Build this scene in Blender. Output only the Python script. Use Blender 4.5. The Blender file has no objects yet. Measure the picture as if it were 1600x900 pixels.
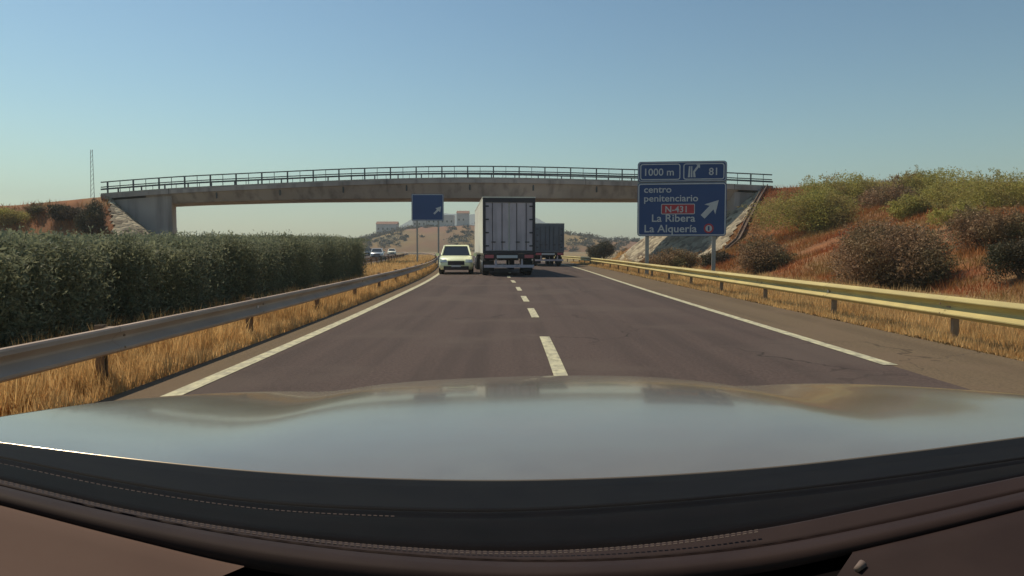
import bpy, bmesh, math, random
import numpy as np
from mathutils import Vector, Matrix, noise
R = math.radians
rnd = random.Random(7)
nr = np.random.default_rng(11)
S = bpy.context.scene
COL = S.collection

# ------------------------------------------------------------------ camera, sky, sun, exposure
F = 1130.0                      # focal length in photograph pixels (1600 wide)
PITCH = math.atan(60.0 / F)
H = 1.32                        # lens height above the road
cd = bpy.data.cameras.new('camera'); cam = bpy.data.objects.new('camera', cd); COL.objects.link(cam)
cd.sensor_width = 36.0; cd.lens = 36.0 * F / 1600.0
cd.clip_start = 0.02; cd.clip_end = 20000
cam.location = (0, 0, H); cam.rotation_euler = (math.pi / 2 - PITCH, 0, 0)
S.camera = cam
SUN_EL = 57.0; SUN_AZ = -52.0    # azimuth from the road's direction (+Y), negative = to the left
w = bpy.data.worlds.new('World'); S.world = w; w.use_nodes = True
nt = w.node_tree; bg = nt.nodes['Background']
sk = nt.nodes.new('ShaderNodeTexSky'); sk.sky_type = 'NISHITA'; sk.sun_disc = False
sk.sun_elevation = R(SUN_EL); sk.sun_rotation = R(SUN_AZ)
sk.air_density = 1.15; sk.dust_density = 0.6; sk.ozone_density = 1.8; sk.altitude = 0
gm = nt.nodes.new('ShaderNodeMixRGB'); gm.blend_type = 'MULTIPLY'; gm.inputs[0].default_value = 1.0
gm.inputs[2].default_value = (0.82, 0.89, 0.74, 1)
ga = nt.nodes.new('ShaderNodeGamma'); ga.inputs[1].default_value = 1.5
nt.links.new(sk.outputs[0], ga.inputs[0]); nt.links.new(ga.outputs[0], gm.inputs[1]); nt.links.new(gm.outputs[0], bg.inputs[0])
bg.inputs[1].default_value = 0.05
sl = bpy.data.lights.new('sun', 'SUN'); so = bpy.data.objects.new('sun', sl); COL.objects.link(so)
sl.energy = 4.0; sl.angle = R(0.55); sl.color = (1.0, 0.87, 0.66)
sd = Vector((math.sin(R(SUN_AZ)) * math.cos(R(SUN_EL)), math.cos(R(SUN_AZ)) * math.cos(R(SUN_EL)), math.sin(R(SUN_EL))))
so.rotation_euler = sd.to_track_quat('Z', 'Y').to_euler()
S.view_settings.view_transform = 'Standard'; S.view_settings.look = 'None'
S.view_settings.exposure = 0.0; S.view_settings.gamma = 1.0
S.render.engine = 'CYCLES'

# ------------------------------------------------------------------ helpers
def lin(r, g, b):
    return tuple(((c / 255) / 12.92 if c / 255 <= 0.04045 else ((c / 255 + 0.055) / 1.055) ** 2.4) for c in (r, g, b))

def at(px, py, D):
    """ray of photograph pixel -> point at distance D down the road"""
    f = Vector((0, math.cos(PITCH), -math.sin(PITCH))); u = Vector((0, math.sin(PITCH), math.cos(PITCH)))
    d = f * F + Vector((1, 0, 0)) * (px - 800) + u * (450 - py)
    return Vector((0, 0, H)) + d * (D / d.y)

def interp(x, xs, ys):
    return float(np.interp(x, xs, ys))

def smooth_table(xs, ys):
    xs = np.array(xs, float); ys = np.array(ys, float)
    m = np.gradient(ys, xs)
    def f(x):
        if x <= xs[0]: return float(ys[0] + m[0] * (x - xs[0]))
        if x >= xs[-1]: return float(ys[-1] + m[-1] * (x - xs[-1]))
        i = int(np.searchsorted(xs, x)) - 1; i = max(0, min(i, len(xs) - 2))
        h = xs[i + 1] - xs[i]; t = (x - xs[i]) / h
        return float((2*t**3 - 3*t**2 + 1)*ys[i] + (t**3 - 2*t**2 + t)*h*m[i] + (-2*t**3 + 3*t**2)*ys[i+1] + (t**3 - t**2)*h*m[i+1])
    return f

def mat(name, col, rough=0.7, metal=0.0, col2=None, scale=3.0, detail=5.0, bump=0.0, bscale=None, lo=0.35, hi=0.65,
        coat=0.0, island=0.0, spec=0.5, col3=None, scale3=0.3, emit=None):
    m = bpy.data.materials.new(name); m.use_nodes = True
    n = m.node_tree.nodes; L = m.node_tree.links; b = n['Principled BSDF']
    b.inputs['Base Color'].default_value = (*col, 1); b.inputs['Roughness'].default_value = rough
    b.inputs['Metallic'].default_value = metal; b.inputs['Coat Weight'].default_value = coat
    b.inputs['Coat Roughness'].default_value = 0.06
    b.inputs['Specular IOR Level'].default_value = spec
    tc = n.new('ShaderNodeTexCoord'); geo = None
    cur = None
    if col2 is not None:
        no = n.new('ShaderNodeTexNoise'); no.inputs['Scale'].default_value = scale; no.inputs['Detail'].default_value = detail
        L.new(tc.outputs['Object'], no.inputs['Vector'])
        cr = n.new('ShaderNodeValToRGB'); cr.color_ramp.elements[0].position = lo; cr.color_ramp.elements[1].position = hi
        cr.color_ramp.elements[0].color = (*col, 1); cr.color_ramp.elements[1].color = (*col2, 1)
        L.new(no.outputs[0], cr.inputs[0]); cur = cr.outputs[0]
    if col3 is not None:
        no = n.new('ShaderNodeTexNoise'); no.inputs['Scale'].default_value = scale3; no.inputs['Detail'].default_value = 4
        L.new(tc.outputs['Object'], no.inputs['Vector'])
        mr = n.new('ShaderNodeMapRange'); mr.inputs[1].default_value = 0.42; mr.inputs[2].default_value = 0.62
        L.new(no.outputs[0], mr.inputs[0])
        mx = n.new('ShaderNodeMixRGB'); L.new(mr.outputs[0], mx.inputs[0])
        if cur is not None: L.new(cur, mx.inputs[1])
        else: mx.inputs[1].default_value = (*col, 1)
        mx.inputs[2].default_value = (*col3, 1); cur = mx.outputs[0]
    if island:
        geo = n.new('ShaderNodeNewGeometry')
        hs = n.new('ShaderNodeHueSaturation'); hs.inputs['Color'].default_value = (*col, 1)
        if cur is not None: L.new(cur, hs.inputs['Color'])
        mr = n.new('ShaderNodeMapRange'); mr.inputs[3].default_value = 1 - island; mr.inputs[4].default_value = 1 + island
        L.new(geo.outputs['Random Per Island'], mr.inputs[0]); L.new(mr.outputs[0], hs.inputs['Value'])
        cur = hs.outputs[0]
    if cur is not None: L.new(cur, b.inputs['Base Color'])
    if bump:
        nb = n.new('ShaderNodeTexNoise'); nb.inputs['Scale'].default_value = bscale or scale * 6; nb.inputs['Detail'].default_value = 6
        L.new(tc.outputs['Object'], nb.inputs['Vector'])
        bp = n.new('ShaderNodeBump'); bp.inputs['Strength'].default_value = bump; bp.inputs['Distance'].default_value = 0.02
        L.new(nb.outputs[0], bp.inputs['Height']); L.new(bp.outputs[0], b.inputs['Normal'])
    return m

def leafmat(name, col, col2, col3=None, scale=0.8, trans=0.3, island=0.35):
    m = mat(name, col, 0.65, 0, col2, scale, 3, island=island, col3=col3, scale3=0.5, spec=0.25)
    n = m.node_tree.nodes; L = m.node_tree.links; b = n['Principled BSDF']
    tr = n.new('ShaderNodeBsdfTranslucent'); src = b.inputs['Base Color'].links[0].from_socket
    L.new(src, tr.inputs[0]); mx = n.new('ShaderNodeMixShader'); mx.inputs[0].default_value = trans
    L.new(b.outputs[0], mx.inputs[1]); L.new(tr.outputs[0], mx.inputs[2])
    L.new(mx.outputs[0], n['Material Output'].inputs[0]); return m

def tag(o, label=None, cat=None, group=None, kind=None):
    if label: o['label'] = label
    if cat: o['category'] = cat
    if group: o['group'] = group
    if kind: o['kind'] = kind
    return o

def empty(name, loc=(0, 0, 0), rz=0.0, parent=None):
    o = bpy.data.objects.new(name, None); COL.objects.link(o); o.location = loc; o.rotation_euler = (0, 0, rz)
    o.empty_display_size = 0.2
    if parent: o.parent = parent
    return o

class MB:
    def __init__(s): s.v = []; s.f = []
    def quadgrid(s, rows, closed=False):
        b = len(s.v); nrow = len(rows); nc = len(rows[0])
        for r in rows: s.v.extend([tuple(p) for p in r])
        for i in range(nrow - 1):
            for j in range(nc if closed else nc - 1):
                k = (j + 1) % nc
                s.f.append((b + i*nc + j, b + i*nc + k, b + (i+1)*nc + k, b + (i+1)*nc + j))
        return b
    def loft(s, rows, caps=True):
        b = s.quadgrid(rows, closed=True); nc = len(rows[0])
        if caps:
            s.f.append(tuple(b + j for j in range(nc))[::-1]); e = b + (len(rows) - 1) * nc
            s.f.append(tuple(e + j for j in range(nc)))
        return s
    def box(s, x0, x1, y0, y1, z0, z1):
        return s.loft([[(x0,y0,z0),(x1,y0,z0),(x1,y1,z0),(x0,y1,z0)], [(x0,y0,z1),(x1,y0,z1),(x1,y1,z1),(x0,y1,z1)]])
    def rod(s, a, b_, r0, r1=None, n=6):
        a = Vector(a); b_ = Vector(b_); d = (b_ - a).normalized(); r1 = r0 if r1 is None else r1
        t = Vector((1, 0, 0)) if abs(d.x) < 0.8 else Vector((0, 0, 1))
        u = d.cross(t).normalized(); v = d.cross(u)
        rows = []
        for p, r in ((a, r0), (b_, r1)):
            rows.append([p + (u * math.cos(2*math.pi*k/n) + v * math.sin(2*math.pi*k/n)) * r for k in range(n)])
        return s.loft(rows)
    def disc_x(s, c, r, half, n=20):       # cylinder along X with slightly rounded rim
        rows = []
        for dx, rr in ((-half, r*0.9), (-half*0.8, r), (half*0.8, r), (half, r*0.9)):
            rows.append([(c[0]+dx, c[1]+rr*math.cos(2*math.pi*k/n), c[2]+rr*math.sin(2*math.pi*k/n)) for k in range(n)])
        return s.loft(rows)
    def build(s, name, m, parent=None, smooth=False, bevel=0.0, label=None, fixn=True):
        me = bpy.data.meshes.new(name); me.from_pydata([tuple(p) for p in s.v], [], s.f)
        if fixn:
            bm = bmesh.new(); bm.from_mesh(me); bmesh.ops.recalc_face_normals(bm, faces=bm.faces)
            if bevel:
                ed = [e for e in bm.edges if len(e.link_faces) == 2 and e.calc_face_angle(0) > 0.5]
                bmesh.ops.bevel(bm, geom=ed, offset=bevel, segments=2, affect='EDGES', profile=0.5, clamp_overlap=True)
            bm.to_mesh(me); bm.free()
        me.materials.append(m)
        if smooth:
            for p in me.polygons: p.use_smooth = True
        o = bpy.data.objects.new(name, me); COL.objects.link(o)
        if parent: o.parent = parent
        if label: o['label'] = label
        return o

def np_mesh(name, V, faces_per, m, parent=None):
    """V: (n, faces_per, 3) soup of identical faces"""
    n = V.shape[0]; k = faces_per
    me = bpy.data.meshes.new(name)
    me.vertices.add(n * k); me.vertices.foreach_set('co', V.reshape(-1).astype(np.float32))
    me.loops.add(n * k); me.loops.foreach_set('vertex_index', np.arange(n * k, dtype=np.int32))
    me.polygons.add(n); me.polygons.foreach_set('loop_start', np.arange(0, n * k, k, dtype=np.int32))
    me.polygons.foreach_set('loop_total', np.full(n, k, dtype=np.int32))
    me.update(calc_edges=True); me.validate()
    me.materials.append(m)
    o = bpy.data.objects.new(name, me); COL.objects.link(o)
    if parent: o.parent = parent
    return o

def leaves(P, size, aspect=0.45, upbias=0.3):
    n = len(P)
    d = nr.normal(size=(n, 3)); d[:, 2] = d[:, 2] * 0.8 + upbias; d /= np.linalg.norm(d, axis=1)[:, None]
    e = np.cross(d, nr.normal(size=(n, 3))); e /= np.linalg.norm(e, axis=1)[:, None] + 1e-9
    s = size * (0.6 + 0.8 * nr.random(n))[:, None]
    return np.stack([P, P + d*s*0.5 + e*s*aspect*0.5, P + d*s, P + d*s*0.5 - e*s*aspect*0.5], axis=1)

def blades(P, h, wd, lean=0.25):
    n = len(P)
    a = nr.random(n) * 2 * math.pi; e = np.stack([np.cos(a), np.sin(a), np.zeros(n)], 1) * (wd * (0.6 + 0.8*nr.random(n)))[:, None]
    hh = np.asarray(h) * (0.45 + 0.75 * nr.random(n))
    t = nr.normal(size=(n, 3)) * lean * hh[:, None]; t[:, 2] = hh
    return np.stack([P - e/2, P + e/2, P + t], 1)

# ------------------------------------------------------------------ materials
M = {}
M['asphalt'] = mat('asphalt', (0.072, 0.050, 0.043), 0.9, 0, (0.094, 0.066, 0.056), 60, 8, 0.35, 320, col3=(0.062, 0.044, 0.038), scale3=0.45, spec=0.2)
M['shoulder_asphalt'] = mat('shoulder_asphalt', (0.125, 0.090, 0.055), 0.9, 0, (0.16, 0.115, 0.075), 40, 8, 0.4, 250, col3=(0.12, 0.102, 0.08), scale3=0.5)
M['paint'] = mat('road_paint', (0.62, 0.58, 0.36), 0.7, 0, (0.50, 0.46, 0.30), 25, 6, 0.2, 200, col3=(0.40, 0.37, 0.26), scale3=6)
M['dryground'] = mat('dry_ground', (0.30, 0.20, 0.085), 0.95, 0, (0.19, 0.12, 0.06), 0.7, 8, 0.5, 12, col3=(0.16, 0.13, 0.06), scale3=0.02)
M['soil'] = mat('red_soil', (0.17, 0.062, 0.022), 0.95, 0, (0.27, 0.105, 0.032), 0.9, 8, 0.8, 6, col3=(0.21, 0.115, 0.045), scale3=0.22)
M['straw'] = leafmat('straw', (0.76, 0.53, 0.25), (0.68, 0.45, 0.19), (0.58, 0.37, 0.16), 1.2, 0.5)
M['rust_weed'] = leafmat('rust_weed', (0.40, 0.115, 0.04), (0.47, 0.19, 0.06), (0.31, 0.20, 0.065), 0.3, 0.25, 0.45)
M['hedge'] = leafmat('hedge_leaf', (0.19, 0.205, 0.13), (0.25, 0.26, 0.16), None, 1.5, 0.45, 0.3)  # leaf colour lifted to carry the pale veil of windscreen glare
M['shrub_green'] = leafmat('shrub_green', (0.42, 0.38, 0.10), (0.32, 0.30, 0.09), (0.34, 0.26, 0.10), 0.7, 0.4)
M['shrub_dark'] = leafmat('shrub_dark', (0.07, 0.068, 0.035), (0.11, 0.09, 0.05), (0.10, 0.065, 0.04), 0.8, 0.15)
M['shrub_brown'] = leafmat('shrub_brown', (0.26, 0.17, 0.09), (0.38, 0.23, 0.14), (0.17, 0.15, 0.07), 0.9, 0.3, 0.5)
M['bark'] = mat('bark', (0.10, 0.075, 0.05), 0.9, 0, (0.16, 0.12, 0.08), 12, 5, 0.5, 60)
M['galv'] = mat('sunlit_galvanised_steel', (0.56, 0.46, 0.19), 0.6, 0.0, (0.48, 0.39, 0.17), 2.2, 6, 0.05, 60, spec=0.3)  # right rail: warm sunlit yellow put into the steel colour
M['galv_left'] = mat('shaded_galvanised_steel', (0.52, 0.40, 0.32), 0.75, 0.0, (0.44, 0.335, 0.27), 1.5, 6, 0.05, 60, spec=0.3)  # same rail steel, its colour set for the shaded left face
M['postm'] = mat('post_steel', (0.30, 0.21, 0.13), 0.6, 0.2, (0.22, 0.15, 0.10), 9, 5)
M['concrete'] = mat('concrete', (0.40, 0.34, 0.32), 0.9, 0, (0.46, 0.40, 0.375), 0.5, 8, 0.25, 20, col3=(0.34, 0.29, 0.27), scale3=0.15)
M['concrete_light'] = mat('pale_concrete', (0.40, 0.36, 0.32), 0.9, 0, (0.30, 0.27, 0.24), 1.2, 6, 0.2, 20)
M['railing'] = mat('railing_steel', (0.06, 0.068, 0.08), 0.5, 0.5, (0.09, 0.10, 0.11), 2, 4)
M['white'] = mat('white_paint', (0.84, 0.83, 0.72), 0.45, 0, (0.76, 0.75, 0.65), 1.5, 5)
M['offwhite_car'] = mat('pale_car_paint', (0.88, 0.92, 0.60), 0.3, 0, coat=0.6)
M['doorgrey'] = mat('trailer_door', (0.56, 0.48, 0.52), 0.55, 0.0, (0.47, 0.40, 0.435), 1.3, 5)
M['dark'] = mat('dark_frame', (0.035, 0.028, 0.035), 0.6, 0, (0.05, 0.04, 0.048), 4, 4)
M['under'] = mat('dark_underbody', (0.03, 0.022, 0.024), 0.7, 0, (0.05, 0.035, 0.036), 4, 4)
M['rubber'] = mat('rubber', (0.02, 0.02, 0.02), 0.85, 0, (0.03, 0.029, 0.028), 14, 4)
M['rim'] = mat('wheel_rim', (0.35, 0.35, 0.36), 0.35, 0.8)
M['glass'] = mat('dark_glass', (0.018, 0.022, 0.026), 0.06, 0, coat=0.5)
M['redlamp'] = mat('red_lamp', (0.50, 0.10, 0.12), 0.3)
M['lamp'] = mat('clear_lamp', (0.70, 0.70, 0.72), 0.15, 0.2, coat=0.8)
M['plate'] = mat('number_plate', (0.55, 0.55, 0.56), 0.5)
M['greyvan'] = mat('slate_paint', (0.13, 0.14, 0.17), 0.5, 0, (0.10, 0.11, 0.135), 1.2, 5)
M['silver'] = mat('silver_paint', (0.45, 0.46, 0.47), 0.3, 0.5, coat=0.6)
M['blackcar'] = mat('dark_car_paint', (0.03, 0.032, 0.04), 0.25, 0.2, coat=0.8)
M['signblue'] = mat('sign_blue', (0.012, 0.048, 0.17), 0.5, 0, (0.016, 0.056, 0.19), 0.6, 4)
M['signwhite'] = mat('sign_white', (0.50, 0.53, 0.56), 0.5, 0, (0.42, 0.45, 0.48), 3, 4)
M['signred'] = mat('sign_red', (0.42, 0.03, 0.045), 0.5, 0, (0.36, 0.03, 0.045), 3, 4)
M['signback'] = mat('sign_back', (0.36, 0.36, 0.34), 0.5, 0.5, (0.30, 0.30, 0.29), 3, 4)
M['bonnet'] = mat('silver_bonnet_paint', (0.31, 0.24, 0.165), 0.19, 0.5, (0.25, 0.195, 0.135), 2.2, 5, coat=0.35, lo=.4, hi=.62, col3=(0.29, 0.235, 0.165), scale3=6)
M['cowl'] = mat('black_trim', (0.006, 0.006, 0.008), 0.7, 0, (0.008, 0.008, 0.0095), 18, 4, 0.05, 600, spec=0.05)
M['leather'] = mat('brown_black_leather', (0.024, 0.014, 0.014), 0.7, 0, (0.03, 0.018, 0.017), 20, 5, 0.06, 1500, spec=0.15)
M['leather_dark'] = mat('black_leather', (0.004, 0.003, 0.0032), 0.6, 0, (0.0055, 0.004, 0.0043), 20, 5, 0.06, 1500, spec=0.03)
M['lower'] = mat('sunlit_lower_dash', (0.125, 0.080, 0.066), 0.85, 0, (0.15, 0.098, 0.08), 6, 6, 0.02, 1500, spec=0.1)  # brown dash leather with the sunlit left side put into its colour
M['thread'] = mat('stitching_thread', (0.17, 0.125, 0.11), 0.8)
M['headliner'] = mat('headliner', (0.22, 0.20, 0.18), 0.9)
M['town'] = mat('pale_render', (0.56, 0.55, 0.53), 0.9, 0, (0.46, 0.45, 0.43), 0.3, 4)
M['roof'] = mat('clay_roof', (0.28, 0.14, 0.09), 0.9, 0, (0.22, 0.11, 0.07), 0.4, 4)
M['hill_near'] = mat('olive_hillside', (0.26, 0.17, 0.06), 0.95, 0, (0.13, 0.10, 0.045), 0.05, 8, col3=(0.21, 0.095, 0.05), scale3=0.02)
M['hill_far'] = mat('wooded_hillside', (0.085, 0.085, 0.06), 0.95, 0, (0.12, 0.11, 0.075), 0.006, 8)

def stone_mat():
    m = bpy.data.materials.new('rubble_stone'); m.use_nodes = True
    n = m.node_tree.nodes; L = m.node_tree.links; b = n['Principled BSDF']; b.inputs['Roughness'].default_value = 0.9
    tc = n.new('ShaderNodeTexCoord'); v = n.new('ShaderNodeTexVoronoi'); v.inputs['Scale'].default_value = 2.1
    L.new(tc.outputs['Object'], v.inputs[0])
    hs = n.new('ShaderNodeSeparateColor'); L.new(v.outputs['Color'], hs.inputs[0])
    cr = n.new('ShaderNodeValToRGB'); cr.color_ramp.elements[0].color = (0.13, 0.10, 0.07, 1); cr.color_ramp.elements[1].color = (0.44, 0.38, 0.27, 1)
    L.new(hs.outputs[0], cr.inputs[0]); L.new(cr.outputs[0], b.inputs['Base Color'])
    v2 = n.new('ShaderNodeTexVoronoi'); v2.inputs['Scale'].default_value = 2.1; v2.feature = 'DISTANCE_TO_EDGE'; L.new(tc.outputs['Object'], v2.inputs[0])
    bp = n.new('ShaderNodeBump'); bp.inputs['Distance'].default_value = 0.15; L.new(v2.outputs[0], bp.inputs['Height']); L.new(bp.outputs[0], b.inputs['Normal'])
    return m
def asphalt_mat(name, c0, c1, dark, patch_):
    m = bpy.data.materials.new(name); m.use_nodes = True
    n = m.node_tree.nodes; L = m.node_tree.links; b = n['Principled BSDF']; b.inputs['Roughness'].default_value = 0.9; b.inputs['Specular IOR Level'].default_value = 0.2
    tc = n.new('ShaderNodeTexCoord')
    def nz_(sc, det, vs=(1, 1, 1), lo=.4, hi=.6):
        mp = n.new('ShaderNodeMapping'); mp.inputs['Scale'].default_value = vs; L.new(tc.outputs['Object'], mp.inputs[0])
        t = n.new('ShaderNodeTexNoise'); t.inputs['Scale'].default_value = sc; t.inputs['Detail'].default_value = det; L.new(mp.outputs[0], t.inputs['Vector'])
        r = n.new('ShaderNodeMapRange'); r.inputs[1].default_value = lo; r.inputs[2].default_value = hi; L.new(t.outputs[0], r.inputs[0]); return r.outputs[0]
    def mix(f, a, c, bt='MIX', k=None):
        x = n.new('ShaderNodeMixRGB'); x.blend_type = bt
        if k is None: L.new(f, x.inputs[0])
        else:
            mm = n.new('ShaderNodeMath'); mm.operation = 'MULTIPLY'; mm.inputs[1].default_value = k; L.new(f, mm.inputs[0]); L.new(mm.outputs[0], x.inputs[0])
        if isinstance(a, tuple): x.inputs[1].default_value = (*a, 1)
        else: L.new(a, x.inputs[1])
        x.inputs[2].default_value = (*c, 1); return x.outputs[0]
    c = mix(nz_(26, 9, lo=.38, hi=.62), c0, c1)
    c = mix(nz_(1.0, 5, (2.2, .07, 1), .46, .62), c, dark, k=.55)          # lengthwise wear from the tyres
    c = mix(nz_(.35, 4, lo=.52, hi=.60), c, patch_, k=.6)
    c = mix(nz_(95, 2, lo=.60, hi=.66), c, tuple(v * 2.0 for v in c1), k=.5)   # pale aggregate
    v = n.new('ShaderNodeTexVoronoi'); v.feature = 'DISTANCE_TO_EDGE'; v.inputs['Scale'].default_value = .33; L.new(tc.outputs['Object'], v.inputs[0])
    wn = n.new('ShaderNodeTexNoise'); wn.inputs['Scale'].default_value = 1.4; wn.inputs['Detail'].default_value = 8; L.new(tc.outputs['Object'], wn.inputs[0])
    ad = n.new('ShaderNodeVectorMath'); ad.operation = 'MULTIPLY_ADD'; L.new(wn.outputs['Color'], ad.inputs[0]); ad.inputs[1].default_value = (1.3, 1.3, 0); L.new(tc.outputs['Object'], ad.inputs[2]); L.new(ad.outputs[0], v.inputs[0])
    r = n.new('ShaderNodeMapRange'); r.inputs[1].default_value = .006; r.inputs[2].default_value = .002; L.new(v.outputs[0], r.inputs[0])
    mk_ = n.new('ShaderNodeMath'); mk_.operation = 'MULTIPLY'; L.new(r.outputs[0], mk_.inputs[0]); L.new(nz_(.12, 2, lo=.5, hi=.6), mk_.inputs[1])
    c = mix(mk_.outputs[0], c, tuple(v * .45 for v in dark))
    L.new(c, b.inputs['Base Color'])
    t = n.new('ShaderNodeTexNoise'); t.inputs['Scale'].default_value = 160; t.inputs['Detail'].default_value = 4; L.new(tc.outputs['Object'], t.inputs[0])
    bp = n.new('ShaderNodeBump'); bp.inputs['Strength'].default_value = .4; bp.inputs['Distance'].default_value = .01; L.new(t.outputs[0], bp.inputs['Height']); L.new(bp.outputs[0], b.inputs['Normal'])
    return m
M['asphalt'] = asphalt_mat('asphalt', (0.066, 0.047, 0.041), (0.100, 0.071, 0.061), (0.050, 0.037, 0.033), (0.098, 0.074, 0.062))
M['shoulder_asphalt'] = asphalt_mat('shoulder_asphalt', (0.115, 0.083, 0.052), (0.165, 0.120, 0.075), (0.10, 0.072, 0.046), (0.15, 0.105, 0.068))
def streaks(m, vs, amt, sc=1.0):
    n = m.node_tree.nodes; L = m.node_tree.links; b = n['Principled BSDF']; src = b.inputs['Base Color'].links[0].from_socket
    tc = n.new('ShaderNodeTexCoord'); mp = n.new('ShaderNodeMapping'); mp.inputs['Scale'].default_value = vs; L.new(tc.outputs['Object'], mp.inputs[0])
    t = n.new('ShaderNodeTexNoise'); t.inputs['Scale'].default_value = sc; t.inputs['Detail'].default_value = 6; L.new(mp.outputs[0], t.inputs[0])
    r = n.new('ShaderNodeMapRange'); r.inputs[1].default_value = .48; r.inputs[2].default_value = .66; r.inputs[3].default_value = 1; r.inputs[4].default_value = 1 - amt; L.new(t.outputs[0], r.inputs[0])
    x = n.new('ShaderNodeMixRGB'); x.blend_type = 'MULTIPLY'; x.inputs[0].default_value = 1; L.new(src, x.inputs[1]); L.new(r.outputs[0], x.inputs[2]); L.new(x.outputs[0], b.inputs['Base Color'])
streaks(M['concrete'], (1.3, 1.3, .12), .35); streaks(M['white'], (3, .5, .25), .16); streaks(M['doorgrey'], (4, 4, .4), .2)
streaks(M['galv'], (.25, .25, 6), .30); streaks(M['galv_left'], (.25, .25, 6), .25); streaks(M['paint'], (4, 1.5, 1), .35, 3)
M['stone'] = stone_mat()

# ------------------------------------------------------------------ the course of the road
cL = smooth_table([-20, 0, 10, 15, 20, 30, 40, 60, 100, 150, 220, 300, 500], [0, 0, 0, -.06, -.17, -.45, -.95, -2.5, -6.6, -13, -26, -46, -120])
cR = smooth_table([-20, 0, 10, 20, 30, 46, 60, 75, 100, 150, 220, 300, 500], [0, 0, 0, 0.02, .12, .33, .30, -.2, -3.4, -12, -26, -46, -120])
XL, XM, XR = -3.08, 0.50, 4.33                         # left edge line, lane line, right edge line
def cM(y): return cL(y) if y < 35 else 0.5 * (cL(y) + cR(y)) + (0.5 * (cL(35) - cR(35))) * max(0, 1 - (y - 35) / 15)
YS = [-8 + i for i in range(0, 60)] + list(range(52, 160, 3)) + list(range(160, 520, 12))

def strip(fa, fb, z, ys, name, m, n=1):
    b = MB(); rows = []
    for y in ys:
        a, c = fa(y), fb(y); rows.append([(a + (c - a) * i / n, y, z) for i in range(n + 1)])
    b.quadgrid(rows); return b.build(name, m)

# ground sheet
def gx():
    xs = [-6000, -2500, -1200, -600, -300, -150, -80, -50, -30, -20, -10, 0, 10, 20, 30, 50, 80, 150, 300, 600, 1200, 2500, 6000]
    return xs
gb = MB(); gys = [-300, -100, -30, 0, 20, 40, 70, 110, 160, 240, 360, 600, 1000, 2000, 4500, 9000]
gb.quadgrid([[(x, y, -0.03) for x in gx()] for y in gys])
tag(gb.build('ground', M['dryground']), kind='structure')
road = strip(lambda y: XL + cL(y) + 0.0, lambda y: XR + cR(y), 0.0, YS, 'road', M['asphalt'], 8); tag(road, kind='structure')
tag(strip(lambda y: XR + cR(y), lambda y: 6.05 + cR(y), 0.0, YS, 'road_shoulder', M['shoulder_asphalt'], 3), kind='structure')
tag(strip(lambda y: -3.62 + cL(y), lambda y: XL + cL(y), 0.0, YS, 'road_shoulder', M['shoulder_asphalt'], 2), kind='structure')
tag(strip(lambda y: -19.0 + cL(y), lambda y: -9.2 + cL(y), -0.01, YS, 'opposite_road', M['asphalt'], 6), kind='structure')
mk = MB()
def line(fc, wd, y0, y1, z=0.006, step=1.0):
    n = max(1, int((y1 - y0) / step)); mk.quadgrid([[(fc(y) - wd/2, y, z), (fc(y) + wd/2, y, z)] for y in [y0 + (y1-y0)*i/n for i in range(n+1)]])
line(lambda y: XL + cL(y), 0.17, -8, 300, step=2)
line(lambda y: XR + cR(y), 0.17, 8.2, 300, step=2)
line(lambda y: XM + cM(y), 0.15, 4.0, 10.9)
for y0 in [14.0, 18.3, 23.2, 28.8, 34, 40, 52, 64, 76, 90, 105]: line(lambda y: XM + cM(y), 0.15, y0, y0 + 2.2)
line(lambda y: -9.6 + cL(y), 0.17, -8, 300, 0.0, 3)
line(lambda y: -18.3 + cL(y), 0.17, -8, 300, 0.0, 3)
for k in range(24): line(lambda y: -14 + cL(y), 0.15, k*12, k*12 + 4, 0.0)
o = mk.build('road_markings', M['paint']); tag(o, kind='structure')

# ------------------------------------------------------------------ embankments
SH = 0.4; YB0, YB1 = 64.0, 71.0                        # skew of the overpass, its near and far faces
def nz(x, y, s, a): return a * noise.noise((x * s, y * s, 3.1))
def hR(X, Y):
    xp = X + SH * (Y - YB0); dx = 1.28 * max(0, 22.3 - xp); dy = max(0, YB0 - Y, Y - YB1)
    d = math.hypot(dx, dy); top = 6.75 + 0.5 * min(1, max(0, (xp - 23) / 10))
    h1 = top - 0.62 * d
    k = min(1, max(0, (Y - 8) / 14)); h2 = min(0.6 + 0.068 * Y, 0.36 * (X - 13.5)) * k if Y < YB0 else -1
    h = max(h1, h2)
    return h + (nz(X, Y, 0.22, 0.45) + nz(X, Y, 0.8, 0.16)) * min(1, max(0, h / 1.5)) * min(1, d / 3 + 0.1)
def hLft(X, Y):
    xp = X + SH * (Y - YB0); dx = max(0, xp + 35.6); dy = max(0, YB0 - Y, Y - YB1)
    d = math.hypot(dx, dy); top = 6.0 - 0.1 * min(8, max(0, -xp - 36))
    h = top - 0.85 * d
    return h + (nz(X, Y, 0.22, 0.5) + nz(X, Y, 0.8, 0.15)) * min(1, max(0, h / 1.5)) * min(1, d / 3 + 0.1)
def terrain(fn, xs, ys, name, m):
    b = MB(); b.quadgrid([[(x, y, max(-0.25, fn(x, y))) for x in xs] for y in ys])
    return tag(b.build(name, m, smooth=True), kind='structure')
terrain(hR, np.arange(8, 95, 0.75), np.arange(6, 92, 0.75), 'embankment', M['soil'])
terrain(hLft, np.arange(-120, -22, 0.9), np.arange(40, 92, 0.9), 'embankment', M['soil'])
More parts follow.
